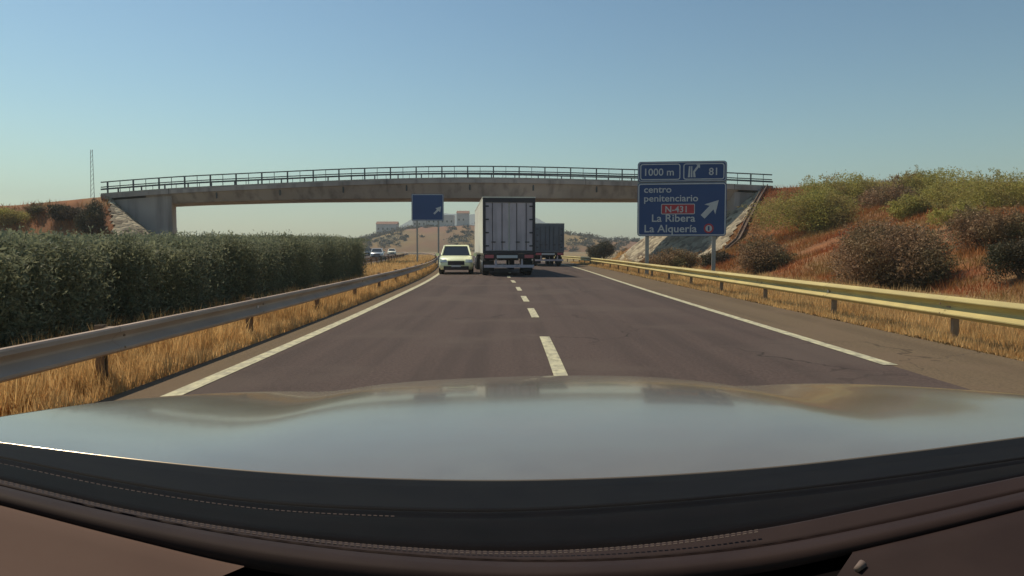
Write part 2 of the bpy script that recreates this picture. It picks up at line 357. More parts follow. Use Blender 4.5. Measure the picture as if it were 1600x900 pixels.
# distant hills
def ridge(name, m, pts, Y, depth, seed):
    xs = [p[0] for p in pts]; hs = [p[1] for p in pts]; rows = []
    N = 120
    for j in range(9):
        t = j / 8; prof = math.sin(t * math.pi / 2) ** 0.8 if j < 8 else 1.0
        row = []
        for i in range(N + 1):
            x = xs[0] + (xs[-1] - xs[0]) * i / N
            h = float(np.interp(x, xs, hs)); h *= 1 + 0.10 * noise.noise((i * 0.16 + seed, j * 0.2, 0)) + 0.05 * noise.noise((i * 0.5 + seed, j * 0.5, 0))
            row.append((x, Y + depth * t, -0.5 + h * prof))
        rows.append(row)
    rows.append([(p[0], Y + depth * 2, -0.5) for p in rows[-1]])
    b = MB(); b.quadgrid(rows); tag(b.build(name, m, smooth=True), kind='structure'); return rows
r1 = ridge('hill', M['hill_near'], [(-190, 0), (-120, 3), (-95, 10), (-70, 16), (-30, 18), (0, 17), (30, 14), (60, 8.5), (110, 8), (200, 7), (320, 5)], 420, 70, 3)
ridge('hill', M['hill_far'], [(-900, 0), (-560, 20), (-440, 30), (-380, 70), (-300, 118), (-100, 128), (60, 118), (140, 70), (190, 34), (330, 30), (700, 30), (1500, 34), (2600, 20)], 2100, 300, 9)

P = []
for k in range(1500):
    j = rnd.random() * 7.98; i = rnd.random() * 119.9; a = r1[int(j)][int(i)]; c = r1[int(j) + 1][int(i) + 1]
    if noise.noise((a[0] * .03, a[1] * .03, 2)) + rnd.random() * .35 < 0.12: continue
    fx = i % 1; fy = j % 1; x, y, z = (a[0] + (c[0]-a[0])*fx, a[1] + (c[1]-a[1])*fy, a[2] + (c[2]-a[2])*fy)
    sz = 1.0 + 2.2 * rnd.random() ** 2
    P.append(np.array([x, y, z]) + nr.normal(size=(60, 3)) * np.array([sz * .55, sz * .55, sz * .32]) + np.array([0, 0, sz * .3]))
P = np.concatenate(P)
tag(np_mesh('scrub', leaves(P, .9, .7), 4, M['shrub_dark']), 'dark scrub dotted over the distant hillside', 'scrub', kind='stuff')
# ------------------------------------------------------------------ overpass bridge
BX = lambda px: (px - 800) * YB0 / F
def bz(py): return at(800, py, YB0).z
ztop = smooth_table([BX(p) for p in (150, 180, 270, 420, 590, 720, 880, 950, 1100, 1190, 1230)], [bz(q) for q in (305.5, 303, 296.5, 289, 282, 279.5, 281.5, 283.5, 288, 292, 294)])
thick = smooth_table([-37, -30, -20, -10, 0, 10, 18, 24], [1.15, 1.15, 1.3, 1.55, 1.6, 1.4, 1.2, 1.15])
bridge = empty('bridge', (BX(800), YB0 + 3.5, 0)); tag(bridge, 'brown concrete road overpass with metal railings spanning the motorway ahead', 'bridge')
def bl(x, y, z): return (x - SH * (y - YB0), y - (YB0 + 3.5), z)       # bridge-local, skewed
xs = [-36.2 + i * (23.0 + 36.2) / 60 for i in range(61)]
b = MB()
b.loft([[bl(x, YB0, ztop(x) - 0.34), bl(x, YB1, ztop(x) - 0.34), bl(x, YB1, ztop(x)), bl(x, YB0, ztop(x))] for x in xs]); b.build('deck_slab', M['concrete'], bridge)
b = MB()
b.loft([[bl(x, YB0 + .9, ztop(x) - thick(x)), bl(x, YB1 - .9, ztop(x) - thick(x)), bl(x, YB1 - .18, ztop(x) - 0.345), bl(x, YB0 + .18, ztop(x) - 0.345)] for x in xs[4:-3]]); b.build('girder', M['concrete'], bridge)
for yy in (YB0 + 0.02, YB1 - 0.37):
    b = MB(); b.loft([[bl(x, yy, ztop(x)+.002), bl(x, yy + .35, ztop(x)+.002), bl(x, yy + .35, ztop(x) + 0.14), bl(x, yy, ztop(x) + 0.14)] for x in xs]); b.build('kerb', M['concrete_light'], bridge)
b = MB()   # left abutment: a wall the full width of the deck
for (x0, x1, sx) in ((-36.0, -30.0, 0),):
    b.loft([[bl(x0, YB0 + .3, -0.4), bl(x1, YB0 + .3, -0.4), bl(x1, YB1 - .3, -0.4), bl(x0, YB1 - .3, -0.4)],
            [bl(x0, YB0 + .3, ztop(x0) - 0.5), bl(x1, YB0 + .3, ztop(x1) - 0.5), bl(x1, YB1 - .3, ztop(x1) - 0.5), bl(x0, YB1 - .3, ztop(x0) - 0.5)]])
b.build('abutment', M['concrete'], bridge)
b = MB()
b.loft([[bl(19.8, YB0 + .3, -0.4), bl(23.2, YB0 + .3, -0.4), bl(23.2, YB1 - .3, -0.4), bl(19.8, YB1 - .3, -0.4)],
        [bl(19.8, YB0 + .3, ztop(20) - 0.5), bl(23.2, YB0 + .3, ztop(24) - 0.5), bl(23.2, YB1 - .3, ztop(24) - 0.5), bl(19.8, YB1 - .3, ztop(20) - 0.5)]])
b.build('abutment', M['concrete'], bridge)
for xd in np.arange(-26, 20, 5.6):
    q = MB(); z = ztop(xd); p = bl(xd, YB0 + .30, 0); q.rod((p[0], p[1], z - .34), (p[0], p[1], z - .95), .07, None, 8); q.build('drain_pipe', M['railing'], bridge)
for xd in (-30.2, -11.0, 6.5, 19.6):
    q = MB(); z = ztop(xd); a0, a1 = bl(xd - .03, YB0 - .006, z - .345), bl(xd + .03, YB0 + .05, z + .142)
    q.box(a0[0], a1[0], a0[1], a1[1], a0[2], a1[2]); q.build('expansion_joint', M['dark'], bridge)
def railing(yy):
    b = MB()
    for dz, r in ((0.98, 0.045), (0.55, 0.04)):
        b.loft([[bl(x, yy - r, ztop(x) + .14 + dz - r), bl(x, yy + r, ztop(x) + .14 + dz - r), bl(x, yy + r, ztop(x) + .14 + dz + r), bl(x, yy - r, ztop(x) + .14 + dz + r)] for x in xs])
    top = b.build('railing', M['railing'], bridge)
    b = MB()
    b.loft([[bl(x, yy - .15, ztop(x) + .42), bl(x, yy - .11, ztop(x) + .42), bl(x, yy - .11, ztop(x) + .56), bl(x, yy - .15, ztop(x) + .56)] for x in xs]); b.build('lower_rail', M['railing'], top)
    pm = None; x = -35.6
    while x < 22.9:
        z = ztop(x) + 0.14
        if pm is None:
            q = MB(); q.box(-.05, .05, -.06, .06, 0, 1.0); po = q.build('post', M['railing'], top); pm = po.data
        else:
            po = bpy.data.objects.new('post', pm); COL.objects.link(po); po.parent = top
        po.location = bl(x, yy, z); x += 2.27
    x = -34.5; bmesh_ = None
    while x < 22.9:
        if bmesh_ is None:
            q = MB(); q.box(-.02, .02, -.02, .02, 0, .95); po = q.build('baluster', M['railing'], top); bmesh_ = po.data
        else:
            po = bpy.data.objects.new('baluster', bmesh_); COL.objects.link(po); po.parent = top
        po.location = bl(x, yy, ztop(x) + .14); x += 2.27
    return top
railing(YB0 + 0.22); railing(YB1 - 0.22)

# stone pitching on the slopes beside the abutments
def patch(name, fn, test, xs, ys, off, m):
    b = MB(); idx = {}
    for y0 in ys:
        for x0 in xs:
            cs = [(x0, y0), (x0 + .4, y0), (x0 + .4, y0 + .4), (x0, y0 + .4)]
            if not test(x0 + .2, y0 + .2): continue
            f = []
            for c in cs:
                k = (round(c[0], 2), round(c[1], 2))
                if k not in idx: idx[k] = len(b.v); b.v.append((c[0], c[1], max(-.2, fn(*c)) + off + nz(c[0]*3, c[1]*3, 1.0, 0.05)))
                f.append(idx[k])
            b.f.append(tuple(f))
    return b.build(name, m)
def testR(X, Y):
    xp = X + SH * (Y - YB0)
    if xp > 22.2 or hR(X, Y) < -0.15: return False
    if Y >= YB0: return Y < YB1 + 2
    return math.atan2(YB0 - Y, 22.3 - xp) < R(32)
tag(patch('stone_revetment', hR, testR, np.arange(5, 26, 0.4), np.arange(52, 74, 0.4), 0.10, M['stone']), 'pale rubble stone slope below the right end of the overpass', 'stone slope')
def testL(X, Y):
    xp = X + SH * (Y - YB0)
    if xp < -35.5 or hLft(X, Y) < -0.15: return False
    if Y >= YB0: return Y < YB1 + 2
    return math.atan2(YB0 - Y, xp + 35.6) < R(75)
tag(patch('stone_revetment', hLft, testL, np.arange(-42, -20, 0.4), np.arange(52, 74, 0.4), 0.10, M['stone']), 'pale rubble stone slope against the left abutment of the overpass', 'stone slope')
# drainage channel down the right slope
b = MB(); rows = []
for i in range(20):
    t = i / 19; d = 9.2 * t; a = R(38); X = 22.3 - d * math.cos(a); Y = YB0 - d * math.sin(a); X -= SH * (Y - YB0)
    z = max(-.2, hR(X, Y)) + .1; px_, py_ = math.sin(a) * .22, -math.cos(a) * .22
    rows.append([(X - px_, Y - py_, z), (X - px_, Y - py_, z + .22), (X - px_*.75, Y - py_*.75, z + .22), (X - px_*.7, Y - py_*.7, z + .04), (X + px_*.7, Y + py_*.7, z + .04), (X + px_*.75, Y + py_*.75, z + .22), (X + px_, Y + py_, z + .22), (X + px_, Y + py_, z)])
b.loft(rows); tag(b.build('drainage_channel', mat('weathered_concrete', (0.13, 0.09, 0.07), 0.95, 0, (0.20, 0.15, 0.12), 1.5, 6, 0.4, 9)), 'narrow concrete gutter running down the red slope beside the stone facing', 'drain')

# ------------------------------------------------------------------ guardrails
WP = [(0, 0), (.05, 0), (.095, .045), (.095, .06), (.02, .115), (0, .14), (0, .16), (.03, .2), (.095, .245), (.095, .257), (.02, .305), (0, .31)]
WPL = [(.05, 0), (.09, .03), (.095, .06), (.03, .12), (.012, .14), (.012, .165), (.03, .19), (.095, .245), (.095, .285), (.085, .305), (.06, .31)]
def guardrail(fc, side, zb, y0, y1, m, label, phase, ks=1.0):
    root = empty('guardrail', (fc(10), 10, 0)); tag(root, label, 'guardrail')
    ox, oy = fc(10), 10
    WP = WPL if ks < 1 else globals()['WP']
    prof = [(n_, z_ * ks) for n_, z_ in WP] + [(n_ - .006, z_ * ks) for n_, z_ in WP[::-1]]
    y = y0 + phase
    while y < y1:
        b = MB(); rows = []
        for k in range(5):
            yy = y + 4.0 * k / 4 - (0.012 if k == 0 else 0); lap = 0.004 if k == 0 else 0
            rows.append([(fc(yy) + side * (n_ + lap) - ox, yy - oy, zb + z_) for n_, z_ in prof])
        b.loft(rows); b.build('beam', m, root, smooth=False)
        if y < 110:
            x = fc(y) - side * 0.10
            q = MB(); q.loft([[(x-ox-.045, y-oy-.035, -.1), (x-ox+.040, y-oy-.035, -.1), (x-ox+.040, y-oy-.025, -.1), (x-ox-.043, y-oy-.025, -.1), (x-ox-.043, y-oy+.025, -.1), (x-ox+.040, y-oy+.025, -.1), (x-ox+.040, y-oy+.035, -.1), (x-ox-.045, y-oy+.035, -.1)],
                              [(x-ox-.045, y-oy-.035, zb+.27), (x-ox+.040, y-oy-.035, zb+.27), (x-ox+.040, y-oy-.025, zb+.27), (x-ox-.043, y-oy-.025, zb+.27), (x-ox-.043, y-oy+.025, zb+.27), (x-ox+.040, y-oy+.025, zb+.27), (x-ox+.040, y-oy+.035, zb+.27), (x-ox-.045, y-oy+.035, zb+.27)]])
            po = q.build('post', M['postm'], root)
            q = MB(); q.box(x - ox + min(side*.05, side*.105), x - ox + max(side*.05, side*.105), y-oy-.05, y-oy+.05, zb+.06, zb+.25); q.build('spacer', M['postm'], root)
            if int(round((y - y0 - phase) / 4)) % 2 == 0 and y < 60:
                q = MB(); q.box(x - ox + min(side*.12, side*.128), x - ox + max(side*.12, side*.128), y-oy-.006, y-oy+.045, zb+.125*ks, zb+.175*ks); q.build('reflector', M['lamp'], root)
            for zz_ in (.085, .225):
              q = MB(); q.rod((x-ox+side*.185, y-oy+.06, zb+(zz_-.03)*ks), (x-ox+side*.203, y-oy+.06, zb+(zz_-.03)*ks), .014, .012, 6)
              if y < 24: q.build('bolt', M['postm'], root)
        y += 4.0
guardrail(lambda y: -3.88 + cL(y), 1, 0.325, -6, 190, M['galv_left'], 'shaded grey steel guardrail along the left edge of the road beside the hedge', 0.95, 0.84)
guardrail(lambda y: 6.42 + cR(y), -1, 0.33, -4, 140, M['galv'], 'sunlit yellowish steel guardrail along the right shoulder', 2.6)
guardrail(lambda y: -8.6 + cL(y), -1, 0.40, 26, 190, M['galv_left'], 'far guardrail on the other side of the median beyond the hedge', 0.0)

# ------------------------------------------------------------------ hedge, shrubs, weeds, grass
def foliage_points(n, clumps, shell=0.55):
    wts = np.array([c[3] * c[4] * c[5] for c in clumps]) ** 0.67; wts /= wts.sum()
    idx = nr.choice(len(clumps), n, p=wts); C = np.array(clumps)[idx]
    d = nr.normal(size=(n, 3)); d /= np.linalg.norm(d, axis=1)[:, None]
    r = shell + (1 - shell) * nr.random(n) ** 0.6; r *= 1 + 0.16 * nr.normal(size=n)
    P = C[:, :3] + d * C[:, 3:6] * r[:, None]
    return P
def shrub(name, label, cat, x, y, z, wd, dp, h, n, leaf, m, k=9, flat=1.0, group=None, seed=None, asp=.45):
    root = empty(name, (x, y, z)); tag(root, label, cat, group)
    cl = []
    for i in range(k):
        a = rnd.random() * 6.28; r = rnd.random() ** 0.5 * 0.62
        cr = 0.28 + 0.20 * rnd.random(); hh = (1 - 0.55 * r) * (0.75 + 0.3 * rnd.random())
        cl.append((math.cos(a) * r * wd / 2, math.sin(a) * r * dp / 2, h * (hh - cr * 0.55), cr * wd / 2, cr * dp / 2, h * cr * 0.62 * flat))
        cl.append((math.cos(a) * r * wd / 2 * 1.15, math.sin(a) * r * dp / 2 * 1.15, h * 0.30 * (0.5 + rnd.random()), cr * wd / 2, cr * dp / 2, h * 0.28))
    n = int(n * 2.2); leaf *= .62; P = foliage_points(n, cl)
    nt_ = max(14, n // 420); tw = []                          # ragged twigs that stick out of the crown
    for _ in range(nt_):
        c = cl[rnd.randrange(len(cl))]; d = Vector((rnd.gauss(0, 1), rnd.gauss(0, 1), abs(rnd.gauss(.3, .8)))).normalized(); L_ = 1.05 + .65 * rnd.random()
        t_ = nr.random(90)[:, None] ** .6 * L_; tw.append(np.array(c[:3]) + np.array(d) * np.array(c[3:6]) * t_ + nr.normal(size=(90, 3)) * .05 * h * (1.3 - t_ / L_))
    P = np.concatenate([P] + tw); P = P[P[:, 2] > -0.1]
    np_mesh('foliage', leaves(P, leaf, asp), 4, m, root)
    q = MB()
    for c in cl[::2]: q.rod((c[0] * .12, c[1] * .12, -.25), (c[0], c[1], c[2]), 0.02 * h + .01, 0.008, 5)
    q.build('stem', M['bark'], root)
    return root

# hedge along the median (oleander): dense leaves over an uneven, spiky top
hx0, hx1, hy0, hy1 = -7.8, -5.6, 2.5, 29.0
root = empty('hedge', (-6.4, 15, 0)); tag(root, 'long dark green hedge in the median behind the left guardrail', 'hedge')
def hedge_h(y): return 1.38 + 0.34 * max(0, (y - 7)) / 21
n = 430000
yy = hy0 + (hy1 - hy0) * nr.random(n) ** 1.15
tt = np.array([hedge_h(v) for v in np.linspace(hy0, hy1, 60)]); top = np.interp(yy, np.linspace(hy0, hy1, 60), tt)
bumpy = -0.5 * np.clip((yy - 27.6) / 1.4, 0, 1) ** 2 + 0.04 * np.sin(yy * 1.3 + 2) + 0.05 * np.sin(yy * 3.1) + 0.04 * np.sin(yy * 7.7 + 1) + 0.03 * np.sin(yy * 17 + 2)
part = nr.random(n)
xx = np.where(part < .5, hx1 + 0.14 * nr.normal(size=n) + 0.13 * np.sin(yy * 1.7) + 0.09 * np.sin(yy * 4.3) + 0.07*np.sin(yy*11), hx0 + (hx1 - hx0) * nr.random(n))
xx = np.where(part > .93, hx0 + .12 * nr.normal(size=n), xx)
xx += np.array([cL(v) for v in np.linspace(hy0, hy1, 60)])[np.clip(((yy - hy0) / (hy1 - hy0) * 59).astype(int), 0, 59)]
zz = np.where((part < .5) | (part > .93), (top + bumpy) * nr.random(n) ** 0.8, top + bumpy + 0.06 * nr.normal(size=n) - .05)
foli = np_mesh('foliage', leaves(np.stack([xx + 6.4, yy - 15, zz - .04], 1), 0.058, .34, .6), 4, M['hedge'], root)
n = 9000; yy = hy0 + (hy1 - hy0) * nr.random(n)
top = np.interp(yy, np.linspace(hy0, hy1, 60), tt)
P = np.stack([hx0 + 6.4 + (hx1 - hx0) * nr.random(n), yy - 15, top - .08], 1)
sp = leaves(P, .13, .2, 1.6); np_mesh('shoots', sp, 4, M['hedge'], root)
b = MB(); rows = []
for i in range(28):
    y = hy0 + .3 + (hy1 - hy0 - .6) * i / 27; c = cL(y); t = hedge_h(y) - .16
    rows.append([(hx0 + .25 + c + 6.4, y - 15, 0), (hx1 - .25 + c + 6.4, y - 15, 0), (hx1 - .3 + c + 6.4, y - 15, t), (hx0 + .3 + c + 6.4, y - 15, t)])
b.loft(rows); b.build('branches', M['bark'], root)

# verge grass
def grass(name, fx0, fx1, y0, y1, n, h, wd, m, pw=1.6, zf=None, lean=.22):
    yy = y0 + (y1 - y0) * nr.random(n) ** pw; t = nr.random(n)
    g = np.linspace(y0, y1, 80); a = np.interp(yy, g, [fx0(v) for v in g]); c = np.interp(yy, g, [fx1(v) for v in g])
    xx = a + (c - a) * t
    clump = 0.65 + 0.35 * np.sin(xx * 5.1 + yy * 2.7) * np.sin(yy * 4.3 - xx * 1.7)
    zz = np.full(n, -.03) if zf is None else np.array([max(-.05, zf(p, q)) for p, q in zip(xx, yy)]) - .03
    wdv = wd * (1 + yy / 18)
    return np_mesh(name, blades(np.stack([xx, yy, zz], 1), h * clump, wdv, lean), 3, m)
tag(grass('dry_grass', lambda y: -5.5 + cL(y), lambda y: -4.0 + cL(y), 2.5, 60, 90000, .50, .010, M['straw']), 'tall straw-coloured grass behind the left guardrail', 'grass', kind='stuff')
tag(grass('dry_grass', lambda y: -4.1 + cL(y), lambda y: -3.62 + cL(y), 2.5, 60, 30000, .26, .009, M['straw']), 'short dry grass fringing the left edge of the asphalt', 'grass', kind='stuff')
tag(grass('dry_grass', lambda y: -9 + cL(y), lambda y: -4.0 + cL(y), 29, 150, 40000, .45, .02, M['straw'], 1.3), 'golden dry grass in the median beyond the hedge', 'grass', kind='stuff')
tag(grass('dry_grass', lambda y: 6.12 + cR(y), lambda y: 7.2 + cR(y), 6, 75, 36000, .22, .010, M['straw']), 'short straw grass under the right guardrail', 'grass', kind='stuff')
tag(grass('dry_grass', lambda y: 7.0 + cR(y), lambda y: 11.5 + cR(y), 7, 75, 70000, .45, .012, M['straw'], zf=hR), 'tall golden grass behind the right guardrail', 'grass', kind='stuff')
tag(grass('gravel_edge', lambda y: 6.0 + cR(y), lambda y: 6.2 + cR(y), 6, 60, 6000, .05, .03, M['dryground']), 'loose gravel along the edge of the right shoulder', 'gravel', kind='stuff')
def weeds(name, fn, x0, x1, y0, y1, n, h, wd, m, label, minh=-0.3, test=None):
    xx = x0 + (x1 - x0) * nr.random(n); yy = y0 + (y1 - y0) * nr.random(n)
    hh = np.array([fn(p, q) for p, q in zip(xx, yy)])
    ok = (hh > minh)
    dens = np.array([noise.noise((p * .35, q * .35, 0)) for p, q in zip(xx, yy)])
    ok &= dens + nr.random(n) * .5 > 0.05
    if test: ok &= np.array([not test(p, q) for p, q in zip(xx, yy)])
    P = np.stack([xx, yy, hh - .05], 1)[ok]
    return tag(np_mesh(name, blades(P, h, wd * (0.4 + P[:, 1] / 60), .35), 3, m), label, 'weeds', kind='stuff')
weeds('dry_weeds', hR, 9.8, 50, 12, 64, 330000, .38, .030, M['rust_weed'], 'rust-brown dry weeds over the red slope on the right', test=testR)
weeds('dry_weeds', hLft, -75, -30, 50, 64, 40000, .4, .03, M['rust_weed'], 'rust-brown dry weeds on the red slope left of the overpass', test=testL)

def onR(px, D): x = (px - 800) * D / F; return x, D, max(-.03, hR(x, D))
def onL(px, D): x = (px - 800) * D / F; return x, D, max(-.03, hLft(x, D))
SHR = [
 # px, D, width, height, leaves, leafsize, material, label
 (1397, 25, 5.0, 2.9, 22000, .13, 'shrub_brown', 'large dry brown-green shrub behind the right guardrail, the biggest near the road'),
 (1192, 40, 4.2, 2.0, 8000, .16, 'shrub_brown', 'low brown shrub just right of the blue road sign behind the guardrail'),
 (1045, 47, 5.0, 1.7, 7000, .16, 'shrub_brown', 'low reddish-green shrub directly below the blue road sign'),
 (1115, 50, 3.0, 1.3, 4000, .16, 'shrub_dark', 'small dark shrub at the foot of the stone slope right of the sign post'),
 (1265, 50, 8.0, 3.4, 16000, .17, 'shrub_green', 'wide rounded yellow-green shrub halfway up the red slope'),
 (1325, 61, 8.6, 2.9, 11000, .20, 'shrub_green', 'leftmost green shrub on the skyline at the top of the right slope'),
 (1455, 54, 8.5, 3.6, 11000, .19, 'shrub_green', 'tall green shrub on the skyline above the large dry shrub'),
 (1490, 46, 6.0, 3.0, 6000, .17, 'shrub_green', 'green shrub in the middle of the thicket on the right slope'),
 (1575, 43, 7.5, 2.9, 9000, .17, 'shrub_green', 'green shrub on the slope near the right edge of the view'),
 (1660, 44, 8.0, 2.9, 9000, .17, 'shrub_green', 'green shrub at the far right end of the slope cut by the picture edge'),
 (1390, 50, 4.6, 2.6, 5500, .17, 'shrub_brown', 'brown shrub behind the top of the large dry shrub'),
 (1420, 40, 3.6, 1.6, 5500, .16, 'shrub_green', 'pale green shrub close behind the large dry shrub'),
 (1540, 27, 3.4, 1.8, 7000, .12, 'shrub_brown', 'thin brown bush on red earth right of the large dry shrub'),
 (1610, 21, 2.6, 1.5, 7000, .10, 'shrub_dark', 'dark bush at the right edge close behind the guardrail'),
 (1490, 33, 2.6, 1.3, 4500, .13, 'shrub_green', 'small yellowish bush between the large dry shrub and the right edge'),
 (1245, 60, 2.6, 0.9, 2500, .18, 'shrub_brown', 'low brown tuft on the crest of the red slope by the bridge end'),
]
for (px, D, wd, h, n, lf, mm, lab) in SHR:
    x, y, z = onR(px, D)
    shrub('shrub', lab, 'shrub', x, y, z - .1, wd, wd * .85, h, n, lf, M[mm])
shrub('shrub', 'round dark shrub beyond the end of the right guardrail in the distance', 'shrub', 12.4, 98, 0, 4.6, 4, 2.9, 6000, .24, M['shrub_dark'])
shrub('shrub', 'low reddish bush between the distant dark shrub and the sign', 'shrub', 14.4, 86, 0, 4.6, 3, 1.7, 4000, .2, M['shrub_brown'])
shrub('shrub', 'low olive bush under the overpass left of the sign posts', 'shrub', 15.2, 78, 0, 3.8, 3, 1.4, 3500, .2, M['shrub_brown'])
LSH = [
 (18, 62, 3.8, 1.6, 4000, .2, 'shrub_green', 'tufted pale green shrub on the embankment at the left edge'),
 (105, 62, 4.0, 1.6, 5000, .2, 'shrub_dark', 'dark shrub on top of the red bank left of the bridge'),
 (152, 60, 3.2, 3.2, 7000, .2, 'shrub_dark', 'tall dense dark shrub against the left end of the overpass'),
 (60, 63, 3.0, .9, 2000, .2, 'shrub_brown', 'low dry brown tuft between the two shrubs on the left bank'),
 (285, 57, 3.6, 1.1, 3000, .2, 'shrub_brown', 'dry bush on the slope under the left bridge abutment'),
]
for (px, D, wd, h, n, lf, mm, lab) in LSH:
    x, y, z = onL(px, D)
    shrub('shrub', lab, 'shrub', x, y, z - .1, wd, wd * .8, h, n, lf, M[mm])
# slender lattice mast beyond the left bank
mx_, my_ = (149 - 800) * 84 / F, 84
root = empty('radio_mast', (mx_, my_, 0)); tag(root, 'slender lattice mast rising behind the shrubs left of the bridge', 'mast')
b = MB(); hh = 12.8
for (dx, dy) in ((-.22, -.13), (.22, -.13), (0, .25)): b.rod((dx * 1.5, dy * 1.5, 0), (dx * .5, dy * .5, hh), .035, .025, 5)
b.build('leg', M['railing'], root)
b = MB()
for i in range(24):
    z0, z1 = hh * i / 24, hh * (i + 1) / 24; s0, s1 = 1.5 - i / 24, 1.5 - (i + 1) / 24
    b.rod((-.22*s0, -.13*s0, z0), (.22*s1, -.13*s1, z1), .015, None, 4); b.rod((.22*s0, -.13*s0, z0), (0, .25*s1, z1), .015, None, 4)
b.build('brace', M['railing'], root)

# ------------------------------------------------------------------ road sign (exit panel)
def text_mesh(s, size, m, parent, x, z, yoff=-.012, name='lettering', shear=0, align='LEFT', sx=1.0):
    c = bpy.data.curves.new('tmp', 'FONT'); c.body = s; c.size = size; c.extrude = 0.003; c.align_x = align; c.resolution_u = 3
    c.offset = size * 0.012
    t = bpy.data.objects.new('tmp', c); COL.objects.link(t)
    bpy.context.view_layer.update(); dg = bpy.context.evaluated_depsgraph_get()
    me = bpy.data.meshes.new_from_object(t.evaluated_get(dg)); bpy.data.objects.remove(t)
    me.transform(Matrix.Diagonal((sx, 1, 1, 1))); me.transform(Matrix.Rotation(math.pi / 2, 4, 'X'))
    me.materials.clear(); me.materials.append(m); o = bpy.data.objects.new(name, me); COL.objects.link(o)
    o.parent = parent; o.location = (x, yoff, z); return o
def rrect(x0, x1, z0, z1, r, n=5):
    pts = []
    for (cx, cz, a0) in ((x1 - r, z1 - r, 0), (x0 + r, z1 - r, 90), (x0 + r, z0 + r, 180), (x1 - r, z0 + r, 270)):
        for k in range(n + 1): a = R(a0 + 90 * k / n); pts.append((cx + r * math.cos(a), cz + r * math.sin(a)))
    return pts
def rpanel(b, x0, x1, z0, z1, r, y0, y1):
    p = rrect(x0, x1, z0, z1, r); b.loft([[(x, y0, z) for x, z in p], [(x, y1, z) for x, z in p]])
def rborder(b, x0, x1, z0, z1, r, t, y0, y1):
    po = rrect(x0, x1, z0, z1, r); pi = rrect(x0 + t, x1 - t, z0 + t, z1 - t, max(.01, r - t)); n = len(po)
    rows = [[(po[i][0], y1, po[i][1]), (po[i][0], y0, po[i][1]), (pi[i][0], y0, pi[i][1]), (pi[i][0], y1, pi[i][1])] for i in range(n)]
    rows.append(rows[0]); b.loft(rows, caps=False)
SD = 36.0
sx, _, szt = at(1066, 250, SD); szb = at(1066, 369, SD).z
sign = empty('road_sign', (sx, SD, 0), R(-7)); tag(sign, 'large blue motorway exit sign on posts behind the right guardrail', 'road sign')
WS = 2.16; zt = szt - .06; zs = zt - 1.03     # half width, top, split
b = MB(); rpanel(b, -WS, WS, zs + .02, zt, .16, 0, .05); rpanel(b, -WS, WS, szb, zs - .02, .16, 0, .05); b.build('panel', M['signblue'], sign)
b = MB(); rborder(b, -WS+.03, WS-.03, szb + .03, zs - .05, .14, .055, -.008, .002)
rborder(b, -WS + .03, WS - .03, zs + .05, zt - .03, .14, .035, -.008, .002)
rborder(b, -WS+.12, -.08, zs + .12, zt - .11, .13, .05, -.008, .002); rborder(b, .06, WS-.12, zs + .12, zt - .11, .13, .05, -.008, .002); b.build('border', M['signwhite'], sign)
b = MB(); rpanel(b, -WS, WS, szb, zt, .16, .052, .09); b.build('backing', M['signback'], sign)
text_mesh('1000 m', .50, M['signwhite'], sign, -1.90, zs + .34)
text_mesh('81', .50, M['signwhite'], sign, 1.28, zs + .34)
hm = zs - szb
text_mesh('centro', .46, M['signwhite'], sign, -1.86, zs - .50, sx=1.1)
text_mesh('penitenciario', .46, M['signwhite'], sign, -1.86, zs - .94, sx=1.1)
text_mesh('La Ribera', .52, M['signwhite'], sign, -1.48, szb + .72, sx=1.08)
text_mesh('La Alquería', .52, M['signwhite'], sign, -1.84, szb + .20, sx=1.08)
b = MB(); rpanel(b, -.98, .62, zs - 1.56, zs - 1.08, .05, -.012, .001); b.build('road_number_panel', M['signred'], sign)
b = MB(); rborder(b, -1.0, .64, zs - 1.58, zs - 1.06, .06, .035, -.016, .002); b.build('road_number_border', M['signwhite'], sign)
text_mesh('N-431', .44, M['signwhite'], sign, -.82, zs - 1.48, -.018)
def poly(name, pts, m, y0, y1):
    q = MB(); q.loft([[(x, y0, z) for x, z in pts], [(x, y1, z) for x, z in pts]]); return q.build(name, m, sign)
ax, az = 1.02, szb + .95
def rot(p, a): return (ax + p[0]*math.cos(a) - p[1]*math.sin(a), az + p[0]*math.sin(a) + p[1]*math.cos(a))
poly('arrow', [rot(p, R(47)) for p in ((0, -.13), (.62, -.13), (.50, -.36), (1.12, 0), (.50, .36), (.62, .13), (0, .13))], M['signwhite'], -.012, .001)
n = 20
poly('service_disc', [(1.32 + .24 * math.cos(2*math.pi*k/n), szb + .38 + .24 * math.sin(2*math.pi*k/n)) for k in range(n)], M['signred'], -.010, .001)
poly('service_disc_centre', [(1.32 + .16 * math.cos(2*math.pi*k/n), szb + .38 + .16 * math.sin(2*math.pi*k/n)) for k in range(n)], M['signwhite'], -.014, -.010)
poly('service_mark', [(1.28, szb + .27), (1.36, szb + .27), (1.36, szb + .49), (1.28, szb + .49)], M['signblue'], -.018, -.014)
